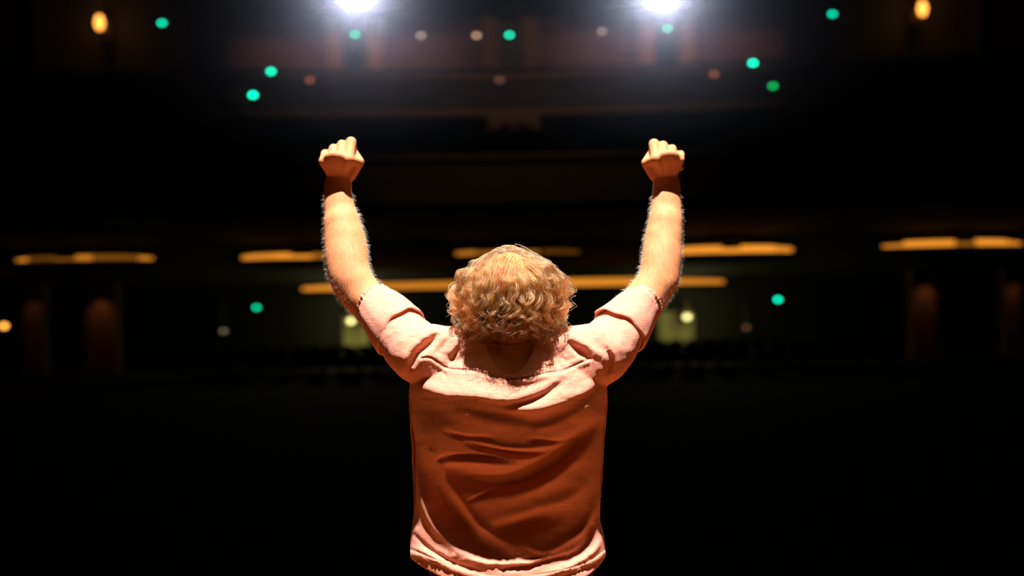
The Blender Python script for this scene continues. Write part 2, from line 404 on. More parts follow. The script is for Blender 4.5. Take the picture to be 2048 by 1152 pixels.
    fold([(990, 1068), (1061, 1050), (1112, 1030)], 16, -.016)
    fold([(1000, 1040), (1060, 1020), (1130, 1000), (1180, 960)], 14, .005)
    fold([(1050, 1088), (1087, 1102), (1132, 1082), (1166, 1058), (1192, 1006)], 9, .009)
    fold([(1185, 1040), (1172, 1090), (1120, 1125)], 8, -.009)
    fold([(1210, 1060), (1190, 1100), (1140, 1132), (1080, 1146)], 6, .007)
    fold([(1000, 1140), (1060, 1132), (1110, 1118), (1160, 1108)], 5, -.008)
    fold([(940, 1118), (990, 1126), (1060, 1124), (1120, 1108)], 6, .007)
    fold([(828, 1070), (860, 1100), (910, 1128), (965, 1142)], 5, -.007)
    fold([(822, 1092), (850, 1104), (900, 1128)], 4, .005)
    h *= 1+.9*sstep(830, 870, q[:, 1])*(1-sstep(1050, 1085, q[:, 1]))
    # shoulders: crease between sleeve and yoke, pulled yoke gathers
    fold([(880, 665), (858, 688), (834, 711), (822, 738)], 8, -.017, asym=.2)
    fold([(874, 658), (845, 676), (820, 702), (806, 735)], 12, .006)
    fold([(904, 668), (886, 692), (872, 708)], 6, -.005); fold([(916, 660), (910, 690), (895, 712)], 7, .006)
    fold([(925, 680), (917, 700), (905, 715)], 4.5, -.006)
    fold([(1134, 682), (1156, 702), (1182, 719)], 8, -.014, asym=-.2)
    fold([(1150, 676), (1180, 695), (1208, 712)], 9, .007)
    fold([(1214, 700), (1222, 722), (1214, 755)], 6, -.013)
    fold([(1108, 706), (1112, 722), (1126, 742)], 6, -.006); fold([(1098, 704), (1100, 720), (1095, 735)], 7, .005)
    fold([(1128, 712), (1150, 728)], 6, .004)
    fold([(1010, 766), (1050, 772), (1090, 762)], 5, -.004); fold([(880, 742), (890, 750), (893, 762)], 4, -.003)
    # yoke seam and the double row above it
    seam = [(842, 716), (862, 716), (885, 731), (905, 738), (950, 741), (985, 753), (1020, 758), (1050, 756), (1090, 746), (1125, 740), (1150, 730), (1182, 716)]
    seamup = [(x, y-6) for x, y in seam[2:-1]]
    d, _, t = curve_dist(q, seam); h += -np.exp(-(d/2.0)**2)*.0026 + np.exp(-((d-6)/5.0)**2)*.0016
    d2, _, _ = curve_dist(q, seamup); h += -np.exp(-(d2/1.6)**2)*.0012
    pk = vnoise(np.c_[q[:, 0]*.22, q[:, 1]*.05, q[:, 0]*0])
    h += np.exp(-(d/9)**2)*pk*.0013
    # small crumples everywhere, mostly running across
    h += vnoise(np.c_[q[:, 0]*.012, q[:, 1]*.045, co[:, 2]*3])*.0022 + vnoise(np.c_[q[:, 0]*.035, q[:, 1]*.08, co[:, 2]*9])*.0009
    h += vnoise(co*60)*.0005+(q[:, 1] < 800)*(vnoise(co*34)*.0022+vnoise(co*95)*.0006)
    hemn = np.exp(-((q[:, 1]-1118)/16)**2)*vnoise(np.c_[q[:, 0]*.14, q[:, 1]*.1, co[:, 2]*0])*.0022; h += hemn
    co[:, 1] -= h*back
    side = (1-back); co += no*(side*(vnoise(co*14)*.0035+vnoise(co*45)*.0012))[:, None]
    co += no*(np.clip(1-back, 0, 1)*0)[:, None]
    # puckers of the sleeve
    q = PX(co)
    # cut hem, neckline, sleeve ends
    hx = [700, 820, 850, 880, 905, 935, 970, 1020, 1070, 1110, 1140, 1165, 1190, 1212, 1300]
    hy = [1108, 1109, 1121, 1132, 1143, 1153, 1160, 1164, 1161, 1154, 1147, 1138, 1126, 1108, 1106]
    hz = CZ-(np.interp(q[:, 0], hx, hy)-576)/F*(D-.0)
    ZZ = co[:, 2]+co[:, 0]*SR
    hem = ZZ-hz+.0*co[:, 1]
    hem = np.where(co[:, 1] > .02, ZZ-(CZ-(1108+.2*(550-abs(q[:, 0]-1016))*0-576)/F*D), hem)
    nx = (co[:, 0]-P(1021, 700).x)/.063; ny = (co[:, 1]+.012)/.111
    neck = np.where(co[:, 2] > P(0, 765).z, (nx*nx+ny*ny)-1, 1)
    keep = (hem > 0) & (neck > 0)
    ends = []
    for s, a in sleeves.items():
        e, f_ = np.array(P(*a[-1][:2], a[-1][3])), np.array(P(*a[-2][:2], a[-2][3])); ax = (e-f_)/np.linalg.norm(e-f_)
        t = (co-e)@ax; near = (abs(co[:, 0]-e[0]) < .12) & (co[:, 2] > 1.45)
        keep &= ~((t > 0) & near)
    lp, st, tt = quads(me); q4 = lp.reshape(-1, 4) if (tt == 4).all() else None
    fk = keep[q4].all(1); q4 = q4[fk]; used = np.unique(q4); remap = -np.ones(len(co), int); remap[used] = np.arange(len(used))
    co2 = co[used]; hem2 = hem[used]; neck2 = neck[used]
    e = np.sort(np.concatenate([q4[:, [0, 1]], q4[:, [1, 2]], q4[:, [2, 3]], q4[:, [3, 0]]]), axis=1)
    u_, c_ = np.unique(e[:, 0].astype(np.int64)*len(co)+e[:, 1], return_counts=True)
    bd = u_[c_ == 1]; bv = remap[np.unique(np.r_[bd // len(co), bd % len(co)])]
    hb = bv[np.abs(hem2[bv]) < .006]; co2[hb, 2] -= hem2[hb]
    be = remap[np.stack([bd // len(co), bd % len(co)], 1)]; acc = np.zeros_like(co2); cnt = np.zeros(len(co2))
    for _ in range(3):
        acc[:] = 0; cnt[:] = 0
        np.add.at(acc, be[:, 0], co2[be[:, 1]]); np.add.at(acc, be[:, 1], co2[be[:, 0]]); np.add.at(cnt, be[:, 0], 1); np.add.at(cnt, be[:, 1], 1)
        mm = cnt > 0; co2[mm] = co2[mm]*.5+acc[mm]/cnt[mm][:, None]*.5
    bpy.data.meshes.remove(me)
    me = bpy.data.meshes.new('shirt'); me.from_pydata(co2.tolist(), [], remap[q4].tolist()); me.update()
    me.materials.append(M['shirt']); me.polygons.foreach_set('use_smooth', [True]*len(me.polygons))
    shirt = bpy.data.objects.new('shirt', me); COL.objects.link(shirt); shirt.parent = root
    so = shirt.modifiers.new('thickness', 'SOLIDIFY'); so.thickness = .0018; so.offset = -1
    # hem band: a doubled strip following the shirt edge
    hv, hf = [], []
    xs = np.linspace(821, 1211, 160)
    bk = co2[(co2[:, 1] < .03)]; bq = PX(bk); tree = {}
    for i, x in enumerate(xs):
        yh = np.interp(x, hx, hy)
        for k, off in enumerate((-10.5, -9.5, -5, -1, 1.2)):
            m_ = np.argsort((bq[:, 0]-x)**2+(bq[:, 1]-(yh+off))**2)[:6]
            yd = bk[m_, 1].min() if k else bk[m_, 1].mean()
            lift = (0, .0022, .0026, .0026, .0005)[k]+.0009*math.sin(x*.55+math.sin(x*.13)*3)*(k in (1, 2, 3))
            hv.append(P(x, yh+off, yd-lift))
    for i in range(len(xs)-1):
        for k in range(4):
            a = i*5+k; hf.append((a, a+1, a+6, a+5))
    hb_ = mesh_obj('hem', hv, hf, M['shirt'], shirt)
    # rolled cuffs
    for s, a in sleeves.items():
        if s < 0: A, Bp, C_ = P(742, 603, .122), P(765, 627, .095), P(803, 667, .052)
        else: A, Bp, C_ = P(1288, 602, .122), P(1268, 626, .095), P(1234, 664, .052)
        pts = [A, A.lerp(Bp, .5), Bp, Bp.lerp(C_, .5), C_]; rr = [.0490, .0520, .0560, .0625, .0660]
        n = 96; rings = []
        def ringat(t, rad, wob):
            k = min(int(t*4), 3); f = t*4-k; c = pts[k].lerp(pts[k+1], f); tn = (C_-A).normalized(); r = (rr[k]*(1-f)+rr[k+1]*f)+rad
            u = tn.cross(Vector((0, 1, .3))).normalized(); v = u.cross(tn).normalized(); out = []
            for i in range(n):
                an = 2*math.pi*i/n
                wv = wob*((.0018*math.sin(an*37+s+2*math.sin(an*3))+.001*math.sin(an*23))*max(0, 1-t*4)+.0010*math.sin(an*5+5*t)+.002*math.sin(an*3+s+t*4))
                sh = .004*math.sin(an*2+s)+.003*math.sin(an*7)*t
                out.append(c+tn*sh+u*((r+wv)*math.cos(an))+v*((r+wv)*.98*math.sin(an)))
            return out
        for t, rad, wob in ((.10, -.004, .5), (.03, -.0015, 1.2), (0, .0015, 1.3), (.03, .0035, 1.3), (.10, .0025, 1.2), (.13, .0012, 1.0), (.16, .0030, 1.0), (.3, .004, 1.1), (.45, .0048, 1), (.6, .005, .9), (.75, .0052, .8), (.88, .0058, .7), (.95, .0064, .7), (.99, .0058, .7), (1, .003, .7), (.97, .0, .7), (.85, -.004, .6)):
            rings.append(ringat(t, rad, wob))
        sc_ = (.35, 1, 1.1, 1.1, .9, .8, .9)+(.7,)*10
        flat = np.array([tuple(p) for r in rings for p in r]); cc = np.array((A+C_)/2)
        tn = np.array((C_-A).normalized()); rv = flat-cc; rv -= (rv@tn)[:, None]*tn; rv /= np.linalg.norm(rv, axis=1)[:, None]
        wgt = np.repeat(np.array(sc_), n)
        flat += rv*(wgt*(vnoise(flat*26+s*5)*.0042+vnoise(flat*75+9)*.0018+vnoise(flat*170)*.0007))[:, None]
        flat += tn*(vnoise(flat*22+3)*.004)[:, None]
        rings = [[Vector(p) for p in flat[k*n:(k+1)*n]] for k in range(len(rings))]
        MB().rings(rings, cap=False).obj('rolled_cuff', M['shirt'], shirt, True)
    # dark seam stitches of the yoke
    st_ = MB(); bk = co2[(co2[:, 1] < .02) & (co2[:, 2] > 1.3)]; bq = PX(bk)
    sp = smoothpath(seam, 14)
    for i in range(0, len(sp)-1, 2):
        for off in (0,):
            m_ = np.argmin((bq[:, 0]-sp[i, 0])**2+(bq[:, 1]-sp[i, 1])**2); m2 = np.argmin((bq[:, 0]-sp[i+1, 0])**2+(bq[:, 1]-sp[i+1, 1])**2)
            p0 = P(sp[i, 0], sp[i, 1], bk[m_, 1]-.0006); p1 = P(sp[i+1, 0], sp[i+1, 1], bk[m2, 1]-.0006)
            if (p1-p0).length > .0008: st_.tube([p0, p1], [.00065, .00065], n=5, sub=1)
    st_.obj('seam_stitching', M['thread'], shirt, True)
    # ---------------- trousers and shoes
    t_ = MB(); rings = []
    for py, xl, xr, yb, yf in [(1102, 866, 1172, -.058, .108), (1130, 862, 1184, -.070, .112), (1165, 856, 1192, -.095, .114), (1210, 850, 1196, -.108, .108), (1255, 856, 1186, -.09, .09), (1285, 880, 1160, -.05, .06)]:
        A, B_ = P(xl, py), P(xr, py); c = (A+B_)/2; hw = (B_-A).length/2
        rings.append([Vector((c.x+hw*abs(math.cos(t))**.85*math.copysign(1, math.cos(t)), math.sin(t)*(yf if math.sin(t) > 0 else -yb), c.z)) for t in (2*math.pi*i/48 for i in range(48))])
    t_.rings(rings)
    for s in (-1, 1):
        hip, kn, an = legs[s]
        t_.tube([hip+Vector((0, 0, -.0)), hip.lerp(kn, .5), kn, kn.lerp(an, .4), an+Vector((0, 0, -.02))], [.099, .088, .071, .069, .064], n=32)
    me = fused(t_, .006, 6, .5); co = getco(me); no = getno(me)
    co += no*(vnoise(co*12)*.004+vnoise(np.c_[co[:, 0]*20, co[:, 1]*20, co[:, 2]*45])*.002)[:, None]; setco(me, co)
    me.name = 'jeans'; me.materials.clear(); me.materials.append(M['denim']); me.polygons.foreach_set('use_smooth', [True]*len(me.polygons))
    tr = bpy.data.objects.new('jeans', me); COL.objects.link(tr); tr.parent = root
    for s in (-1, 1):
        an = legs[s][2]; x = an.x
        sh = MB(); rings = []
        for y, hw, hz_ in ((-.070, .022, .05), (-.062, .034, .078), (-.03, .041, .095), (.03, .043, .092), (.08, .046, .070), (.14, .051, .058), (.19, .045, .048), (.222, .026, .036), (.228, .010, .028)):
            rings.append([Vector((x+hw*math.cos(t), y, .022+hz_/2*1.0+hz_/2*math.sin(t))) for t in (2*math.pi*i/24 for i in range(24))])
        up = sh.rings(rings).obj('shoe', M['shoe'], root, True)
        so_ = []
        for z in (0.0, .024):
            so_.append([Vector((x+hw*sg, y, z)) for sg, seq in ((1, 1), (-1, -1)) for y, hw in (((-.072, .026), (-.03, .043), (.03, .044), (.08, .048), (.14, .054), (.19, .048), (.232, .022))[::seq])])
        MB().rings(so_).obj('sole', M['sole'], up)
    return root, hc, tilt, arms, body

root, hc, tilt, arms, body = build_person()

# ------------------------------------------------------------------ hair
def curves_obj(name, strands, radii, m, parent):
    cv = bpy.data.hair_curves.new(name); n = strands.shape[0]; k = strands.shape[1]
    cv.add_curves([k]*n)
    cv.position_data.foreach_set('vector', strands.astype(np.float32).ravel())
    ra = cv.attributes.get('radius') or cv.attributes.new('radius', 'FLOAT', 'POINT')
    ra.data.foreach_set('value', radii.astype(np.float32).ravel())
    cv.materials.append(m); cv.update_tag()
    o = bpy.data.objects.new(name, cv); COL.objects.link(o); o.parent = parent
    return o
def build_hair():
    H0 = np.array(hc)+np.array([0, -.004, .004])
    T = np.array(tilt)
    crown = np.array([-.05, -.25, .96]); crown /= np.linalg.norm(crown)
    e1 = np.cross(crown, [0, 1, 0]); e1 /= np.linalg.norm(e1); e2 = np.cross(crown, e1)
    face = T@np.array([0, 1, -.15]); face /= np.linalg.norm(face)
    def skull(d):
        loc = d@T; r = 1/np.sqrt((loc[..., 0]/.079)**2+(loc[..., 1]/.103)**2+(loc[..., 2]/.100)**2); return r
    def outer(d):
        cz = np.where(d[..., 2] > 0, .113, .13)
        ax = np.interp(d[..., 2], [-.8, -.1, .35, .75, 1], [.146, .149, .150, .140, .135])
        return 1/np.sqrt((d[..., 0]/ax)**2+(d[..., 1]/np.where(d[..., 1] < 0, .143, .145))**2+(d[..., 2]/cz)**2)
    K = 30; S = []; Rr = []
    ng = 640; cnt = 0
    while cnt < ng:
        d = rng.normal(size=3); d /= np.linalg.norm(d)
        if d@face > .38 or d[2] < -.62: continue
        if d[1] > .35 and rng.random() < .35: continue
        cnt += 1
        layer = rng.uniform(.60, 1.02); curl = rng.uniform(.006, .0150); wl = rng.uniform(.034, .060)
        cj = crown+rng.normal(size=3)*.16; cj /= np.linalg.norm(cj); f1 = np.cross(cj, [0, 1, 0]); f1 /= np.linalg.norm(f1); f2 = np.cross(cj, f1); pc = rng.uniform(0, 6.28); hand_ = rng.choice([-1, 1])
        th0 = math.acos(np.clip(d@cj, -1, 1)); ph = math.atan2(d@f2, d@f1)
        L = rng.uniform(.10, .20) if th0 > .6 else rng.uniform(.16, .27)
        drift = rng.normal()*.5
        nch = rng.integers(8, 25); t = np.linspace(0, 1, K)
        # guide
        arc = L*t; th = th0+arc/.118; p = np.zeros((K, 3)); hang = None
        for i in range(K):
            a = ph+drift*t[i]**2*(.3+th0)/max(math.sin(min(th[i], 2.6)), .35)*.6; th_ = min(th[i], 2.2)
            dd = cj*math.cos(th_)+(f1*math.cos(a)+f2*math.sin(a))*math.sin(th_)
            rs, ro = skull(dd), outer(dd); f = 1-math.exp(-arc[i]/.035)
            rad = rs*(1-f)+max(rs+.004, ro*layer*(1-.06))*f
            pt = H0+dd*rad
            if hang is None and (dd[2] < -.16): hang = (i, pt)
            if hang is not None:
                pt = hang[1]+np.array([-dd[0]*.12, -.02, -1])*(arc[i]-arc[hang[0]])*.85
            p[i] = pt
        pq = PX(p); lim = 672+26*min(1, (np.median(pq[-6:, 0])-1018)**2/75.0**2)+rng.normal()*6
        over = np.nonzero(pq[:, 1] > lim)[0]
        if len(over) and p[over[0], 1] < .03:
            e_ = max(over[0], 6); x = np.linspace(0, e_, K); p = np.stack([np.interp(x, np.arange(K), p[:, k]) for k in range(3)], 1); arc = arc*(e_/(K-1))
        for _ in range(2): p[1:-1] = (p[:-2]+2*p[1:-1]+p[2:])/4
        tan = np.gradient(p, axis=0); tan /= np.linalg.norm(tan, axis=1)[:, None]
        nrm = p-H0; nrm -= (nrm*tan).sum(1)[:, None]*tan; nrm /= np.linalg.norm(nrm, axis=1)[:, None]+1e-9
        bi = np.cross(tan, nrm); ang = pc+hand_*2*np.pi*arc/wl
        amp = curl*sstep(.15, .8, t)*np.clip((th0+.35), .45, 1.0)
        for c in range(nch):
            o1 = rng.normal(size=2)*.0038; sp = (1-.62*t)[:, None]
            aj = ang+rng.normal()*.35; am = amp*rng.uniform(.7, 1.25)
            lc = rng.uniform(.75, 1.0)
            q = p+nrm*(o1[0]*sp[:, 0]+am*np.cos(aj))[:, None]+bi*(o1[1]*sp[:, 0]*1.5+am*np.sin(aj))[:, None]
            if rng.random() < .09:                         # loose fly-away
                q = q+nrm*((t**2)*rng.uniform(.004, .020))[:, None]+bi*((t**2)*rng.normal()*.012)[:, None]
            # keep outside the skull
            v = q-H0; r = np.linalg.norm(v, axis=1); rs = skull(v/r[:, None])+.002
            bad = r < rs; q[bad] = H0+v[bad]/r[bad][:, None]*rs[bad][:, None]
            if lc < .97:
                x = np.linspace(0, (K-1)*lc, K); q = np.stack([np.interp(x, np.arange(K), q[:, k]) for k in range(3)], 1)
            S.append(q); Rr.append(np.interp(t, [0, .7, 1], [.00052, .00046, .00015])*rng.uniform(.7, 1.15))
    S = np.array(S); Rr = np.array(Rr)
    o = curves_obj('hair', S, Rr, M['hair'], root)
    cap = MB(); n, m_ = 40, 26; v = []; f = []
    for k in range(m_+1):
        for i in range(n):
            th = math.pi*.98*k/m_+.01; a = 2*math.pi*i/n
            dd = crown*math.cos(th)+(e1*math.cos(a)+e2*math.sin(a))*math.sin(th)
            v.append(H0+dd*(skull(dd)+.004))
    for k in range(m_):
        for i in range(n):
            q = [k*n+i, k*n+(i+1) % n, (k+1)*n+(i+1) % n, (k+1)*n+i]
            cc = sum(v[x] for x in q)/4-H0; cc /= np.linalg.norm(cc)
            if cc@face < .48 and cc[2] > -.66: f.append(tuple(q))
    mesh_obj('scalp', v, f, M['scalp'], root)
build_hair()
def arm_hair():
    me = body.data; co = getco(me); no = getno(me); q = PX(co)
    ok = (q[:, 1] > 385) & (q[:, 1] < 640) & ((q[:, 0] < 800) | (q[:, 0] > 1235)) & (co[:, 1] > .09)
    idx = np.nonzero(ok)[0]; idx = rng.choice(idx, 4800)
    K = 5; S = np.zeros((len(idx), K, 3)); t = np.linspace(0, 1, K)
    for i, v in enumerate(idx):
        n = no[v]; L = rng.uniform(.004, .014); dr = np.array([rng.normal()*.45, rng.normal()*.3, rng.normal()*.4-.55])
        dr -= n*(dr@n); S[i] = co[v]+np.outer(t, n)*L*.75+np.outer(t**1.6, dr)*L*.9
    curves_obj('arm_hair', S, np.tile(np.linspace(.00019, .00006, K), (len(idx), 1)), M['armhair'], root)
arm_hair()
# ------------------------------------------------------------------ auditorium
def BP(px, py, d): return P(px, py, d-D)
def struct(o): o['kind'] = 'structure'; return o
FZ = -1.4
struct(MB().box(-9, 9, -8, 1.7, -.12, 0).obj('floor', M['stage']))
struct(MB().box(-24, 24, 1.7, 44, FZ-.1, FZ).obj('floor', M['carpet']))
struct(MB().box(-9, 9, 1.7, 1.78, FZ, -.002).obj('trim_1', M['stage']))
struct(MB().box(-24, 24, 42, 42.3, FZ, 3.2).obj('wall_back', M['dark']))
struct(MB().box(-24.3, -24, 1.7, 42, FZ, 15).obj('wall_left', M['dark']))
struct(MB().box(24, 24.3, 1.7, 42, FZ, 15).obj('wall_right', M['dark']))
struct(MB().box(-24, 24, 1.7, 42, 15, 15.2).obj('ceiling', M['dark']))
# low wall behind the stalls cuts off the foot of the doors
struct(MB().box(-17, 17, 37.9, 38.05, FZ, -.80).obj('wall_low', M['carpet']))

def sweep(name, prof, yc, k, m, x0=-24, x1=24, n=48, parent=None):
    """profile (y offset, z) swept along a curved balcony line, ends nearer the stage"""
    rings = []
    for i in range(n+1):
        x = x0+(x1-x0)*i/n; y = yc-k*x*x
        rings.append([Vector((x, y+a, z)) for a, z in prof])
    return MB().rings(rings).obj(name, m, parent)
def balcony(name, yc, k, z0, z1, rake, label_parts):
    b = struct(sweep(name, [(0, z0), (0, z1-.12), (.25, z1-.12), (.25, z0+.3), (1.0, z0+.35), (1.0, z0)], yc, k, M['fascia']))
    sweep('rail_moulding', [(-.10, z1-.20), (-.13, z1-.10), (-.08, z1), (.30, z1), (.30, z1-.20)], yc, k, label_parts or M['gilt'], parent=b)
    sweep('lower_moulding', [(-.07, z0-.04), (-.10, z0+.05), (-.05, z0+.16), (.02, z0+.16), (.02, z0-.04)], yc, k, label_parts or M['gilt'], parent=b)
    for s in range(rake[0]):
        y, z = 1.0+s*rake[1], z0+.35+s*rake[2]
        sweep('seating_step', [(y, z-.3), (y, z+rake[2]), (y+rake[1]+.02, z+rake[2]), (y+rake[1]+.02, z-.3)], yc, k, M['carpet'], parent=b)
    return b
b1 = balcony('lower_balcony', 24.0, .012, 3.0, 5.2, (5, .95, .30), M['fascia'])
b2 = balcony('upper_balcony', 27.0, .010, 6.75, 7.95, (5, .95, .42), None)
# soffit under the lower balcony
v = [(-24, 17.0, 3.12), (24, 17.0, 3.12), (24, 42, 2.02), (-24, 42, 2.02), (-24, 17.0, 3.3), (24, 17.0, 3.3), (24, 42, 3.3), (-24, 42, 3.3)]
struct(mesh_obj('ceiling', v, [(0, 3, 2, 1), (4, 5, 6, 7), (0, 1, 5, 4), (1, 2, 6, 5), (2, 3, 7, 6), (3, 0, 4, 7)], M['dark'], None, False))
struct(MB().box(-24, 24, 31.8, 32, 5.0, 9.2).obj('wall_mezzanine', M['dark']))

# raised scroll ornaments on the upper fascia
def ornament(px, py, d, wid, hgt, label):
    
    for _ in range(6): d = D+27.0-.010*BP(px, py, d).x**2-.12
    c = BP(px, py, d); mb = MB()
    pts = [c+Vector((wid*(t-.5), 0, hgt*.25*math.cos((t-.5)*math.pi*2)-hgt*.1)) for t in np.linspace(0, 1, 9)]
    mb.tube(pts, [hgt*(.10+.17*math.sin(math.pi*t)) for t in np.linspace(0, 1, 9)], n=12, sub=2)
    mb.ball(c+Vector((0, -.06, -.02)), (wid*.13, .12, hgt*.42), n=14, m=10)
    for s in (-1, 1): mb.ball(c+Vector((s*wid*.42, -.02, .0)), (hgt*.22, .08, hgt*.22), n=12, m=8)
    o = mb.obj('fascia_ornament', M['gilt'], None, True)
    tag(o, label, 'ornament', 'carved ornaments on the upper balcony front')
ornament(1028, 240, 28.6, 1.5, .75, 'dim gilded scroll at the middle of the upper balcony front')
ornament(455, 197, 27.9, 1.2, .55, 'dim gilded scroll on the balcony front, left of the performer, under the paired green lamps')
ornament(1603, 184, 27.9, 1.2, .55, 'dim gilded scroll on the balcony front, right of the performer, by the dark green lamp')

# upper back wall with dark doorways and pilasters
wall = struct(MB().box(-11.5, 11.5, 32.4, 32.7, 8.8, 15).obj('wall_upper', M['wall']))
d_ = 34.6
for i, px in enumerate((710, 1021, 1334)):
    c = BP(px, 92, d_); 
    dr = struct(MB().box(c.x-.42, c.x+.42, 32.30, 32.42, 8.9, 10.75).obj('door_%d' % (i+1), M['door']))
    MB().tube([(c.x+.3, 32.24, 9.9), (c.x+.3, 32.24, 10.1)], [.015, .015], n=8, sub=1).obj('door_handle', M['gilt'], dr)
    for s in (-1, 1):
        x = c.x+s*.70
        pl = struct(MB().box(x-.26, x+.26, 32.18, 32.42, 8.9, 10.95).box(x-.32, x+.32, 32.14, 32.42, 10.95, 11.1).box(x-.31, x+.31, 32.15, 32.42, 8.9, 9.15).obj('pilaster', M['pil']))
        lamp('pilaster_light', 'SPOT', (x, 31.7, 12.2), (x, 32.1, 9.8), (16 if i == 1 else 10), (1, .55, .25), .05, 40, .8)
struct(MB().box(-11.5, 11.5, 30.4, 32.4, 11.35, 11.6).obj('trim_2', M['dark']))
# side piers of the upper level
for s, nm in ((-1, 'pier_left'), (1, 'pier_right')):
    x0, x1 = sorted((s*9.7, s*24)); struct(MB().box(x0, x1, 28.6, 33, 8.3, 15).obj(nm, M['fascia']))
    for k in range(5):
        xx = s*(12.6+k*2.0); struct(MB().tube([(xx, 28.55, 8.3), (xx, 28.55, 15)], [.16, .16], n=12, sub=1).obj('engaged_column', M['fascia']))
# unseen warm spots added to lift the balcony fronts and upper wall
lamp('added_front_wash', 'SPOT', (0, 16, 14), (0, 30, 7.2), 1100, (1, .62, .35), .6, 75, .8)
lamp('added_wall_wash', 'SPOT', (-3.5, 24, 14.0), (-5.2, 32.4, 10.0), 1700, (1, .48, .44), .5, 55, .9)
lamp('added_wall_wash', 'SPOT', (3.5, 24, 14.0), (5.2, 32.4, 10.0), 1700, (1, .48, .44), .5, 55, .9)

# follow spots in the booth
for (s, lb) in zip(SPOTS, ('dazzling white follow spot at the top, left of centre', 'dazzling white follow spot at the top, right of centre')):
    t = tag(empty('follow_spot', s), lb, 'spotlight', 'follow spots aimed at the stage')
    dr = (Vector((0, 0, 1.3))-s).normalized(); tr_ = lambda m: m
    bz = dr.to_track_quat('Z', 'Y').to_matrix()
    def ring_(z, r, n=28): return [bz @ Vector((r*math.cos(2*math.pi*i/n), r*math.sin(2*math.pi*i/n), z)) for i in range(n)]
    MB().rings([ring_(-1.1, .12), ring_(-1.1, .2), ring_(-.3, .22), ring_(0, .19), ring_(.12, .19), ring_(.12, .17), ring_(.02, .16)], cap=True).obj('housing', M['black'], t)
    MB().rings([ring_(.03, .10), ring_(.05, .07), ring_(.06, .01)]).obj('lens', glow('follow_spot_beam', (.9, .92, 1), 24), t, True)
    MB().tube([(-.27, .4, 0), (-.27, .4, -.45), (0, .4, -.55), (.27, .4, -.45), (.27, .4, 0)], [.02]*5, n=8, sub=2).obj('yoke', M['black'], t)
    MB().tube([(0, .4, -.55), (0, .4, -1.5)], [.04, .04], n=10, sub=1).obj('stand', M['black'], t)

# small round lamps
def small_lamp(name, px, py, d, size, col, es, label, group, back=True, h=1.0):
    stem = None
    if d < 29.5:                                    # fixed to the front of the upper balcony
        for _ in range(6): d = D+27.0-.010*BP(px, py, d).x**2-.14
        c = BP(px, py, d); stem = 7.9-c.z if c.z > 7.9 else None
    elif d < 31.5: d = D+28.6-.09; c = BP(px, py, d)      # on the side piers
    elif d < 33: d = D+32.4-.10; c = BP(px, py, d)        # on the upper back wall
    else: c = BP(px, py, d); stem = 3.09-1.1*(c.y-17)/25-c.z   # hung from the soffit
    t = tag(empty(name, c), label, 'lamp' if 'exit' not in name else 'exit lamp', group)
    MB().box(-size*.75, size*.75, .0, .09, -size*.75*h, size*.75*h).obj('housing', M['black'], t)
    if stem: MB().box(-.012, .012, .03, .06, min(0, stem), max(0, stem)).obj('rod', M['black'], t)
    MB().ball((0, -.0, 0), (size/2, size*.35, size/2*h), n=16, m=10).obj('lens', glow(name+'_glow', col, es), t, True)
    return t
G = (0.0, .70, .40)
greens = [(324, 46, 31, 7, G, 'small green exit lamp at the upper left, right of the orange wall lantern'),
          (710, 69, 32.0, 6, G, 'small green exit lamp just below the left follow spot'),
          (1019, 70, 32.0, 9, G, 'small green exit lamp over the middle doorway between two pilasters'),
          (1335, 57, 32.0, 5, G, 'small green exit lamp just below the right follow spot'),
          (1665, 28, 31, 6, G, 'small green exit lamp at the upper right, left of the orange wall lantern'),
          (542, 143, 28.5, 9, G, 'green exit lamp above the raised left fist, upper one of the close pair'),
          (506, 190, 27.2, 11, (.0, .80, .42), 'green exit lamp at the left, lower and brighter one of the close pair'),
          (1506, 126, 28.5, 11, G, 'bright green exit lamp above the right fist, upper one of the close pair'),
          (1546, 172, 27.2, 4, (.0, .55, .12), 'darker plain green exit lamp at the right, lower one of the close pair'),
          (513, 615, 34, 5, (.0, .70, .33), 'green exit lamp under the balcony, left of the performer'),
          (1556, 599, 34, 9, G, 'green exit lamp under the balcony, right of the performer')]
for px, py, d, e, c, lb in greens:
    small_lamp('exit_lamp', px, py, d, .13, c, e*.85, lb, 'green exit lamps in the dark auditorium')
dims = [(842, 71, 32.0, .9, (1, .75, .6), 'dim greyish lamp on the upper wall, right of the left follow spot'),
        (953, 71, 32.0, 1.3, (1, .55, .35), 'dim brownish lamp on the upper wall, beside the middle doorway'),
        (1204, 63, 32.0, .7, (1, .8, .7), 'dim greyish lamp on the upper wall, left of the right follow spot'),
        (620, 160, 28.4, .4, (1, .28, .16), 'faint reddish lamp on the upper balcony, left of centre'),
        (1428, 148, 28.4, .4, (1, .28, .16), 'faint reddish lamp on the upper balcony, right of centre'),
        (999, 160, 28.4, .2, (1, .4, .25), 'very faint reddish lamp at the middle of the upper balcony'),
        (447, 662, 36, .25, (1, .8, .45), 'very faint lamp under the balcony, left of the greenish lit door'),
        (1493, 655, 36, .2, (1, .35, .2), 'very faint reddish lamp under the balcony, right of the right arm')]
for px, py, d, e, c, lb in dims:
    small_lamp('house_lamp', px, py, d, .14, c, e*1.6, lb, 'dim house lamps')
    if py < 100: lamp('house_lamp_light', 'SPOT', BP(px, py, d)+Vector((0, -.25, 0)), BP(px, py+60, d+.5), 1.6, (1, .5, .3), .05, 75, .8)

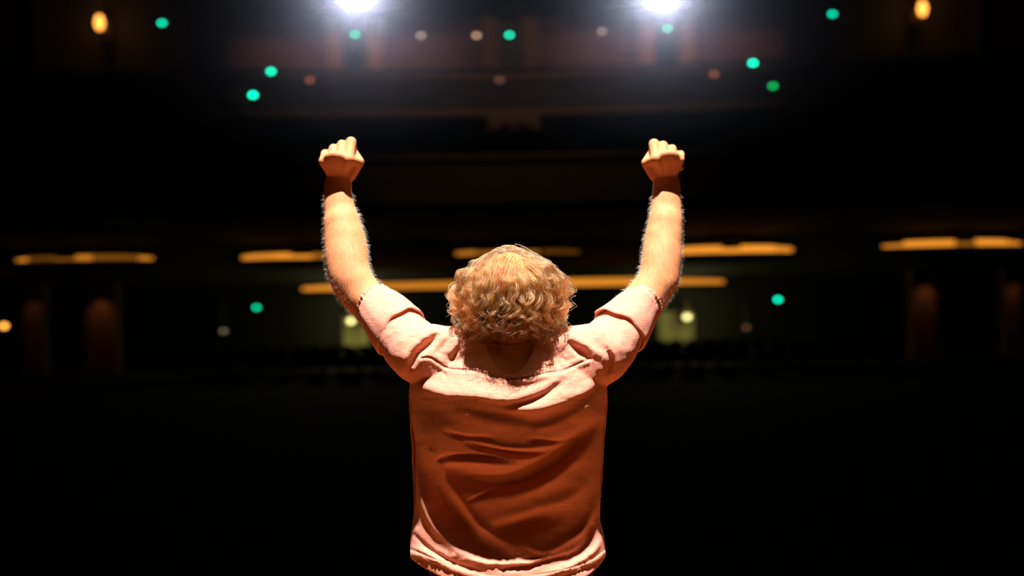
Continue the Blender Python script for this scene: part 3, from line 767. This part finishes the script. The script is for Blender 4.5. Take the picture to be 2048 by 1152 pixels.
# orange wall lanterns high on the piers
for px, py, lb in ((199, 46, 'tall glowing orange wall lantern at the upper left'), (1845, 18, 'tall glowing orange wall lantern at the upper right')):
    c = BP(px, py, 30.2); t = tag(empty('wall_lantern', c), lb, 'lamp', 'orange wall lanterns')
    MB().box(-.05, .05, .10, .62, -.30, -.24).box(-.10, .10, .5, .62, -.36, .1).obj('bracket', M['gilt'], t)
    MB().tube([(0, 0, -.24), (0, 0, 0), (0, 0, .24)], [.05, .12, .06], n=18).obj('shade', glow('lantern_glow', (1, .36, .055), 3.6), t, True)
    MB().tube([(0, 0, .26), (0, 0, .34)], [.07, .02], n=12, sub=1).obj('top_cap', M['gilt'], t)
    MB().tube([(0, 0, -.38), (0, 0, -.27)], [.02, .07], n=12, sub=1).obj('bottom_cap', M['gilt'], t)
    lamp('wall_lantern_light', 'POINT', c+Vector((0, -.35, .1)), None, 9, (1, .5, .18), .1)

# hanging oval ceiling dishes with orange cove light above their rims
def dish(px, py, d, hw, lit, label, name='ceiling_light_dish', squash=.62, th=.10, group='oval light dishes under the balcony', top=.28):
    """lit: list of (from, to, brightness, height) as fractions -1..1 of the half width"""
    c = BP(px, py, d); R_ = hw/F*d; t = tag(empty(name, c), label, 'ceiling light', group)
    n = 56
    def rg(z, r): return [Vector((R_*r*math.cos(2*math.pi*i/n), R_*squash*r*math.sin(2*math.pi*i/n), z)) for i in range(n)]
    MB().rings([rg(-th*1.6, .35), rg(-th*1.4, .7), rg(-th*.75, .92), rg(0, 1), rg(.03, 1), rg(.03, .97), rg(-th*.3, .9), rg(-th*.9, .5)]).obj('dish', M['fascia'], t, True)
    MB().rings([rg(.02, .30), rg(.45+top, .30)]).obj('stem', M['black'], t)
    for a, b, e, hh in lit:
        xs = np.linspace(a, b, max(3, int((b-a)*14))); v = []; f = []
        for x in xs:
            hx_ = hh*.85*(1-.45*abs(x)**4)
            for r, (y0, z0) in ((0, (0, .04)), (0, (0, .04+hx_)), (0, (.06, .04+hx_)), (0, (.06, .04))):
                x_ = x*R_*.95; y_ = R_*squash*.9*math.sqrt(max(0, 1-(x*.97)**2)); v.append((x_, -y_*.55+y0, z0))
        k = len(xs)
        for i in range(k-1):
            for q in range(4): f.append((i*4+q, i*4+(q+1) % 4, i*4+4+(q+1) % 4, i*4+4+q))
        f.append((0, 3, 2, 1)); f.append(((k-1)*4, (k-1)*4+1, (k-1)*4+2, (k-1)*4+3))
        mesh_obj('light_strip', v, f, glow('cove_glow', (1, .33, .028), e), t, False)
    return t
O = 1.0
dish(175, 526, 25, 150, [(-.92, -.72, .75, .14), (-.72, -.32, .12, .16), (-.32, -.02, .28, .08), (-.02, .20, .62, .16), (.20, .80, .20, .17), (.80, .95, .7, .15)], 'oval light dish at the far left, dim orange slit with three brighter spots')
dish(592, 522, 25, 122, [(-.88, -.3, .85, .17), (-.3, -.02, 1.0, .17), (-.02, .35, 1.0, .11), (.35, .9, .35, .16)], 'oval light dish behind the left forearm, bright orange slit')
dish(1028, 514, 25, 150, [(-.80, -.52, .5, .15), (-.5, .35, .35, .12), (.4, .9, .10, .15)], 'oval light dish behind the top of the head, mostly hidden by the hair')
dish(1455, 511, 25, 150, [(-.92, -.15, 1.0, .22), (-.15, .12, 1.1, .14), (.12, .60, 1.05, .22), (.60, .86, .85, .20)], 'oval light dish right of the right forearm, brightest orange slit of the row')
dish(1888, 498, 25, 160, [(-.86, -.62, .7, .12), (-.62, .0, 1.0, .19), (.0, .28, .32, .12), (.28, .72, 1.0, .20), (.72, .95, .8, .17)], 'oval light dish at the far right, orange slit broken in two')
dish(1028, 577, 36, 445, [(-.99, -.6, .85, .30), (-.6, -.3, .62, .29), (-.3, .2, .55, .30), (.2, .62, .8, .32), (.62, .98, .7, .30)], 'very wide light dish further back, one long orange line behind the elbows and head', squash=.35, th=.10, top=.1)

# doors and lit niches at the back of the stalls
for i, (x0, x1, y0, bulb, pw, lb) in enumerate(((682, 733, 634, (702, 642), 5.0, 'round yellowish lamp by the lit door, left of the performer'), (1322, 1392, 624, (1374, 634), 4.0, 'round yellowish lamp by the lit door, right of the performer'))):
    A, B_ = BP(x0, y0, 43.5), BP(x1, y0, 43.5)
    dr = struct(MB().box(A.x, B_.x, 41.86, 41.98, FZ, A.z).obj('door_%d' % (i+4), M['cream']))
    fr = MB().box(A.x-.1, A.x, 41.8, 41.99, FZ, A.z+.1).box(B_.x, B_.x+.1, 41.8, 41.99, FZ, A.z+.1).box(A.x, B_.x, 41.8, 41.99, A.z, A.z+.1).obj('door_frame', M['door'], dr)
    m0 = (A.x+B_.x)/2; MB().box(m0-.02, m0+.02, 41.83, 41.87, FZ, A.z).box(m0-.12, m0-.09, 41.80, 41.87, -.5, .0).obj('door_handle', M['gilt'], dr)
    c = BP(*bulb, 43.0)
    t = tag(empty('globe_lamp', c), lb, 'lamp', 'yellowish globe lamps by the lit doors')
    MB().ball((0, 0, 0), .13, n=16, m=12).obj('globe', glow('globe_glow', (.95, .85, .30), 2.6), t, True)
    MB().tube([(0, 0, .1), (0, 0, 3.07-1.1*(c.y-17)/25-c.z)], [.015, .015], n=8, sub=1).obj('stem', M['gilt'], t)
    lamp('globe_lamp_light', 'POINT', c+Vector((0, -.30, .0)), None, pw*16, (1, .92, .38), .12)
for px, wpx, pw, lb in ((200, 60, 9, None), (65, 40, 3.5, None), (1849, 48, 9, None), (2026, 30, 5, None)):
    top = BP(px, 600, 38.5); hw = wpx/2/F*38.5
    struct(MB().box(top.x-hw, top.x+hw, 36.2, 36.7, FZ, 2.1).obj('column', M['pil']))
    lamp('column_downlight', 'SPOT', (top.x+.1, 35.6, 1.9), (top.x, 36.3, .3), pw*1.5, (1, .42, .16), .05, 70, .9)
t = tag(empty('globe_lamp', BP(8, 652, 36)), 'small orange globe lamp at the far left edge', 'lamp')
MB().ball((0, 0, 0), .10, n=16, m=12).obj('globe', glow('orange_globe', (1, .40, .06), 4), t, True)
MB().tube([(0, 0, .1), (0, 0, 3.07-1.1*(33.66-17)/25-BP(8, 652, 36).z)], [.015, .015], n=8, sub=1).obj('stem', M['gilt'], t)

# rear rows of theatre seats
proto = None; k = 0
for r in range(2):
    for i in range(34):
        x = -10.6+i*.64+(r % 2)*.32; loc = (x, 34.8+r*1.3, FZ)
        if proto is None:
            proto = empty('theatre_seat', loc)
            MB().tube([(-.24, .28, .75), (.24, .28, .75)], [(.04, .16)]*2, ref=(0, 0, 1), n=12, sub=1, caps=False).box(-.24, .24, .24, .32, .38, .72).obj('backrest', M['seat'], proto)
            MB().box(-.24, .24, -.2, .24, .40, .50).obj('seat', M['seat'], proto); MB().box(-.29, -.25, -.15, .3, 0, .62).obj('armrest', M['black'], proto)
            o = proto
        else:
            o = proto.copy(); COL.objects.link(o); o.location = loc
            for ch in list(proto.children):
                c = ch.copy(); COL.objects.link(c); c.parent = o
        tag(o, 'dark theatre seat in the unlit rows at the back of the stalls', 'seat', 'dark theatre seats at the back of the stalls')

# added haze volume, its scatter stands in for lens glare round the spots
hz = MB().box(-9.6, 9.6, 5, 28.4, 3.4, 14.6).obj('haze', None)
m = bpy.data.materials.new('haze'); m.use_nodes = True; nt = m.node_tree; nt.nodes.clear()
out = nt.nodes.new('ShaderNodeOutputMaterial'); vsn = nt.nodes.new('ShaderNodeVolumeScatter')
vsn.inputs['Color'].default_value = (.66, .74, 1, 1); vsn.inputs['Density'].default_value = .0013; vsn.inputs['Anisotropy'].default_value = .955
nt.links.new(vsn.outputs[0], out.inputs['Volume']); hz.data.materials.append(m); hz['kind'] = 'stuff'
tag(hz, 'added bluish haze for the lens glow round the two follow spots', 'haze')
